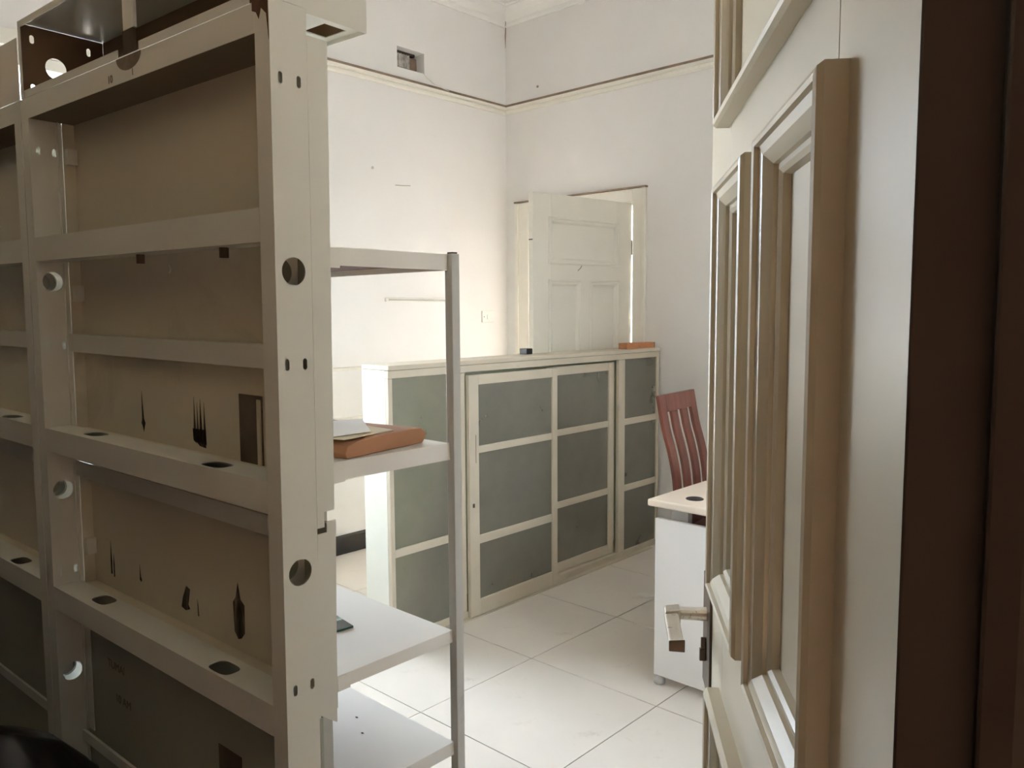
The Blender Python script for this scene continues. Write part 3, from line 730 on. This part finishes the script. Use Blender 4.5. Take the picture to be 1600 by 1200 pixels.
bar('frame_rail', CY0, CY1, 1.148, 1.181, -0.022, 0.0, cf)
bar('frame_rail', CY0 + 0.024, CY1 - 0.02, 0.0, 0.036, -0.060, 0.0, cf)
bar('frame_stile', CY0, CY0 + 0.022, 0.0, 1.1475, -0.0215, 0.0, cf)
bar('frame_stile', 2.478, 2.508, 0.0365, 1.1475, -0.0215, 0.0, cf)
bar('frame_stile', 3.714, 3.774, 0.0365, 1.1475, -0.0215, 0.0, cf)
bar('frame_stile', CY1 - 0.022, CY1, 0.0, 1.1475, -0.0215, 0.0, cf)
for (a, b) in ((CY0 + 0.0225, 2.4775), (3.7745, CY1 - 0.0225)):
    zs = [(0.0365, 0.384), (0.420, 0.770), (0.806, 1.1475)]
    for z in ((0.384, 0.420), (0.770, 0.806)): bar('glazing_bar', a, b, z[0], z[1], -0.019, -0.002, cf)
    for z in zs: MB().box(-0.013, -0.009, a, b, z[0], z[1]).build('pane', 'cab_glass', cf)
def slide(y0, y1, ls, rs, z0, zt, x0, x1, brail):
    d = empty('sliding_door'); d.parent = cb
    bar('door_stile', y0, y0 + ls, z0, zt, x0, x1, d); bar('door_stile', y1 - rs, y1, z0, zt, x0, x1, d)
    bar('door_rail', y0 + ls, y1 - rs, zt - 0.046, zt, x0, x1, d); bar('door_rail', y0 + ls, y1 - rs, z0, z0 + brail, x0, x1, d)
    xm = (x0 + x1) / 2
    for z in ((0.386, 0.422) if x1 < 0.001 else (0.345, 0.386), (0.772, 0.806)): bar('glazing_bar', y0 + ls, y1 - rs, z[0], z[1], x0 + 0.004, x1 - 0.003, d)
    b1 = (0.386, 0.422) if x1 < 0.001 else (0.345, 0.386)
    for a, b in ((z0 + brail, b1[0]), (b1[1], 0.772), (0.806, zt - 0.046)):
        MB().box(xm - 0.002, xm + 0.002, y0 + ls, y1 - rs, a, b).build('pane', 'cab_glass', d)
    return d
d1 = slide(2.512, 3.142, 0.062, 0.040, 0.006, 1.136, 0.001, 0.022, 0.076)
d2 = slide(3.110, 3.702, 0.050, 0.050, 0.037, 1.136, -0.045, -0.024, 0.056)
MB().tube([(0.0222, 2.535, 0.525), (0.0222, 2.535, 0.5425)], 0.006, 10).build('finger_pull', 'rust', d1)
MB().box(0.022, 0.0226, 2.552, 2.5545, 0.73, 0.86).build('scratch', 'rust', d1)
MB().box(0.0, 0.030, CY0 + 0.30, CY1 - 0.10, -0.0, 0.005).build('floor_track', 'cab', cb)

ob = MB().box(0, 0.05, 0, 0.045, 0, 0.030).build('black_box', 'black', None, 0.002)
ob.location = (-2.775, 3.064, CH + 0.0005); tag(ob, 'small black box on the cabinet top beside the far door edge', 'box')
wb_ = empty('wood_block', (-2.66, 3.98, CH + 0.0005), math.radians(88)); tag(wb_, 'orange-brown wooden block on the right end of the cabinet top', 'block')
MB().box(-0.150, 0.122, -0.03, 0.03, 0, 0.034).build('block_body', 'orange_wood', wb_, 0.002)
MB().box(0.1225, 0.130, -0.029, 0.029, 0.001, 0.033).build('dark_end', 'rust', wb_, label='dark painted end of the block')

# ------------------------------------------------------------------ desk and chair
DX0, DX1, DY0, DY1, DZ = -1.632, -0.93, 2.512, 3.85, 0.72
dk = empty('desk', (0, 0, 0)); tag(dk, 'beige topped desk with white end panels behind the open door', 'desk')
MB().box(DX0, DX1, DY0, DY1, DZ - 0.027, DZ).build('desk_top', 'desk_top', dk, 0.006)
g = MB().lathe([(0.033, 0), (0.033, 0.002), (0.030, 0.0035), (0.0, 0.0035)], (-1.495, 2.622, DZ), 24).build('cable_grommet', 'black', dk)
MB().box(DX0 + 0.018, DX0 + 0.70, DY0 + 0.028, DY0 + 0.048, 0.034, 0.644).build('end_panel', 'desk_white', dk, 0.0015)
MB().box(DX0 + 0.018, DX0 + 0.70, DY1 - 0.048, DY1 - 0.028, 0.034, 0.644).build('end_panel', 'desk_white', dk, 0.0015)
for y in (DY0 + 0.06, DY1 - 0.09):
    for x in (DX0 + 0.07, DX1 - 0.14):
        MB().box(x, x + 0.07, y, y + 0.03, 0.58, DZ - 0.027).build('spacer', 'grey_metal', dk, 0.002)
MB().box(DX1 - 0.075, DX1 - 0.057, DY0 + 0.05, DY1 - 0.05, 0.25, 0.65).build('modesty_panel', 'desk_white', dk)
for y in (DY0 + 0.038, DY1 - 0.038):
    for x in (DX0 + 0.038, DX0 + 0.66):
        MB().lathe([(0.016, 0), (0.022, 0.004), (0.023, 0.016), (0.018, 0.026), (0.009, 0.030), (0.009, 0.036)], (x, y, 0), 18).build('foot', 'grey_metal', dk, smooth=True)

ch = empty('dining_chair', (-1.79, 3.107, 0), math.radians(6.6)); tag(ch, 'dark mahogany chair with a tall curved slat back at the desk', 'chair')
prof = [(0.0, -0.075), (0.20, -0.020), (0.38, 0.010), (0.47, 0.014), (0.545, 0.014), (0.593, 0.010), (0.65, 0.006), (0.703, 0.001), (0.745, -0.006), (0.784, -0.014), (0.82, -0.023), (0.852, -0.032), (0.89, -0.044), (0.919, -0.052), (0.986, -0.066), (1.06, -0.080)]
def sweep(z_from, z_to, yc, w, t):
    pts = [p for p in prof if z_from - 1e-6 <= p[0] <= z_to + 1e-6]
    mb = MB(); vs = []; fs = []
    for z, x in pts:
        vs += [(x - t / 2, yc - w / 2, z), (x + t / 2, yc - w / 2, z), (x + t / 2, yc + w / 2, z), (x - t / 2, yc + w / 2, z)]
    for i in range(len(pts) - 1):
        for k in range(4): k2 = (k + 1) % 4; fs.append((i * 4 + k, i * 4 + k2, i * 4 + 4 + k2, i * 4 + 4 + k))
    fs += [(0, 1, 2, 3), tuple(len(vs) - 4 + k for k in range(4))]
    mb.add(vs, fs); return mb
HW = 0.187
bkr = empty('backrest'); bkr.parent = ch
for sgn in (-1, 1):
    sweep(0.0, 1.06, sgn * (HW - 0.031), 0.062, 0.016).build('back_leg', 'mahogany', ch, 0.003)
for yc in (-0.052, 0.052):
    sweep(0.545, 0.986, yc, 0.062, 0.013).build('slat', 'mahogany', bkr, 0.002)
MB().prism([(-0.088, 1.06), (-0.072, 1.06), (-0.058, 0.986), (-0.074, 0.986)], (0, -HW + 0.062, 0), (1, 0, 0), (0, 0, 1), (0, 2 * HW - 0.124, 0)).build('top_rail', 'mahogany', bkr, 0.002)
MB().box(0.005, 0.022, -HW + 0.062, HW - 0.062, 0.485, 0.548).build('lower_rail', 'mahogany', bkr)
MB().box(0.002, 0.43, -0.21, 0.21, 0.445, 0.478).build('seat', 'mahogany', ch, 0.008)
for sgn in (-1, 1):
    MB().box(0.375, 0.413, sgn * 0.185 - 0.019, sgn * 0.185 + 0.019, 0, 0.445).build('front_leg', 'mahogany', ch, 0.003)
    MB().box(0.015, 0.38, sgn * 0.172 - 0.011, sgn * 0.172 + 0.011, 0.385, 0.445).build('apron', 'mahogany', ch)

# ------------------------------------------------------------------ wall fittings and small things
vt = empty('air_vent', (XL, 0, 0)); tag(vt, 'square broken vent hole with torn mesh high on the wall', 'vent')
MB().box(-0.16, -0.15, VENT[0], VENT[1], VENT[2], VENT[3]).build('vent_back', 'vent_dark', vt)
MB().box(-0.050, -0.045, VENT[0] + 0.002, VENT[0] + 0.135, VENT[2] + 0.02, VENT[3] - 0.022).build('torn_mesh', 'mesh', vt)
m = MB()
for k in range(7):
    y = VENT[0] + 0.004 + k * 0.021
    m.tube([(-0.040, y, VENT[2] + 0.012), (-0.043, y + random.uniform(-.004, .004), (VENT[2] + VENT[3]) / 2), (-0.040, y, VENT[3] - 0.02)], 0.0016, 5)
m.build('mesh_wire', 'mesh', vt)
MB().box(-0.12, -0.055, VENT[0] + 0.002, VENT[1] - 0.03, VENT[3] - 0.018, VENT[3] - 0.002).build('dark_lintel', 'vent_dark', vt)
MB().box(-0.15, -0.07, VENT[0] + 0.15, VENT[1] - 0.004, VENT[2] + 0.002, VENT[3] - 0.022).build('brown_block', 'dust', vt)  # plain brown block inside the vent hole
wr = MB().tube([(XL - 0.03, 3.385, 2.910), (XL + 0.003, 3.405, 2.903), (XL + 0.006, 3.43, 2.885), (XL + 0.006, 3.50, 2.852), (XL + 0.010, 3.62, 2.834)], 0.0022, 6).build('loose_wire', 'trim')
tag(wr, 'thin pale wire trailing from the vent hole to the picture rail', 'wire')
bt = empty('wall_batten', (XL, 3.33, 1.487)); tag(bt, 'thin pale batten fixed to the wall above the cabinet', 'batten')
MB().box(0, 0.016, -0.258, 0.272, 0, 0.024).build('batten_body', 'trim', bt, 0.004)
MB().tube([(0.0205, -0.24, 0.010), (0.0205, 0.26, 0.010)], 0.005, 8).build('batten_cable', 'post', bt)
sw = empty('wall_socket', (XL, 3.958, 1.388)); tag(sw, 'white square switch plate on the wall near the corner', 'switch')
MB().box(0, 0.012, -0.055, 0.055, -0.038, 0.040).build('switch_plate', 'plastic', sw, 0.003)
MB().box(0.012, 0.016, -0.012, 0.010, -0.016, 0.014).build('rocker', 'plastic', sw, 0.001)
MB().tube([(0.012, -0.040, 0.0), (0.0128, -0.040, 0.0)], 0.004, 8).build('screw', 'rust', sw)
for i, (y, z, lab) in enumerate(((3.001, 2.277, 'small dark nail hole in the wall below the vent'), )):
    tag(MB().tube([(XL - 0.004, y, z), (XL + 0.0025, y, z)], 0.009, 10).build('nail_head', 'post'), lab, 'nail')
tag(MB().tube([(XL + 0.0004, 3.17, 2.194), (XL + 0.0006, 3.23, 2.197), (XL + 0.0005, 3.29, 2.203)], 0.0018, 5).build('wall_crack', 'dust'), 'short hairline crack in the wall below the vent', 'crack')
tag(MB().tube([(-3.592, YB + 0.004, 2.917), (-3.590, YB - 0.006, 2.914)], 0.008, 8).build('nail_head', 'dust'), 'rusty nail in the wall above the picture rail over the far door', 'nail')
tag(MB().tube([(XL + 0.012, YB - 0.012, 3.22), (XL + 0.010, YB - 0.010, 3.30), (XL + 0.018, YB - 0.014, 3.36), (XL + 0.05, YB - 0.05, 3.43)], [0.001, 0.0035, 0.003, 0.001], 6).build('corner_crack', 'dust'), 'dark crack running up the wall corner into the cornice', 'crack')
pp = MB().prism([(-0.05, -0.02), (0.03, -0.03), (0.06, 0.02), (0.0, 0.03), (-0.03, 0.015)], (-2.165, 3.32, 0.0008), (1, 0, 0.05), (0, 1, 0.03), (0, 0, 0.001)).build('paper_scrap', 'white_paper')
tag(pp, 'torn white paper scrap on the floor tiles beside the desk', 'paper')

# unseen warm fill lamp added over the near side of the partition
lp = empty('fill_lamp', (-1.40, 0.0, ZC)); tag(lp, 'unseen warm fill light added at the ceiling on the near side of the partition', 'lamp')
MB().tube([(0, 0, 0), (0, 0, -0.16)], 0.004, 8).build('fill_lamp_flex', 'black', lp)
MB().lathe([(0.05, 0.0), (0.05, -0.012), (0.02, -0.03), (0.006, -0.032)], (0, 0, 0), 18).build('fill_lamp_rose', 'plastic', lp)
MB().lathe([(0.012, 0.0), (0.018, -0.02), (0.018, -0.06), (0.010, -0.07)], (0, 0, -0.15), 14).build('fill_lamp_holder', 'black', lp)
m_, nt_, b_ = new_mat('fill_bulb_glow')
b_.inputs['Emission Color'].default_value = (1.0, 0.74, 0.44, 1); b_.inputs['Emission Strength'].default_value = 6.0
MT['fill_bulb'] = m_
MB().lathe([(0.008, 0.0), (0.016, -0.02), (0.034, -0.05), (0.034, -0.07), (0.020, -0.096), (0.002, -0.102)], (0, 0, -0.215), 18).build('fill_bulb', 'fill_bulb', lp, smooth=True)
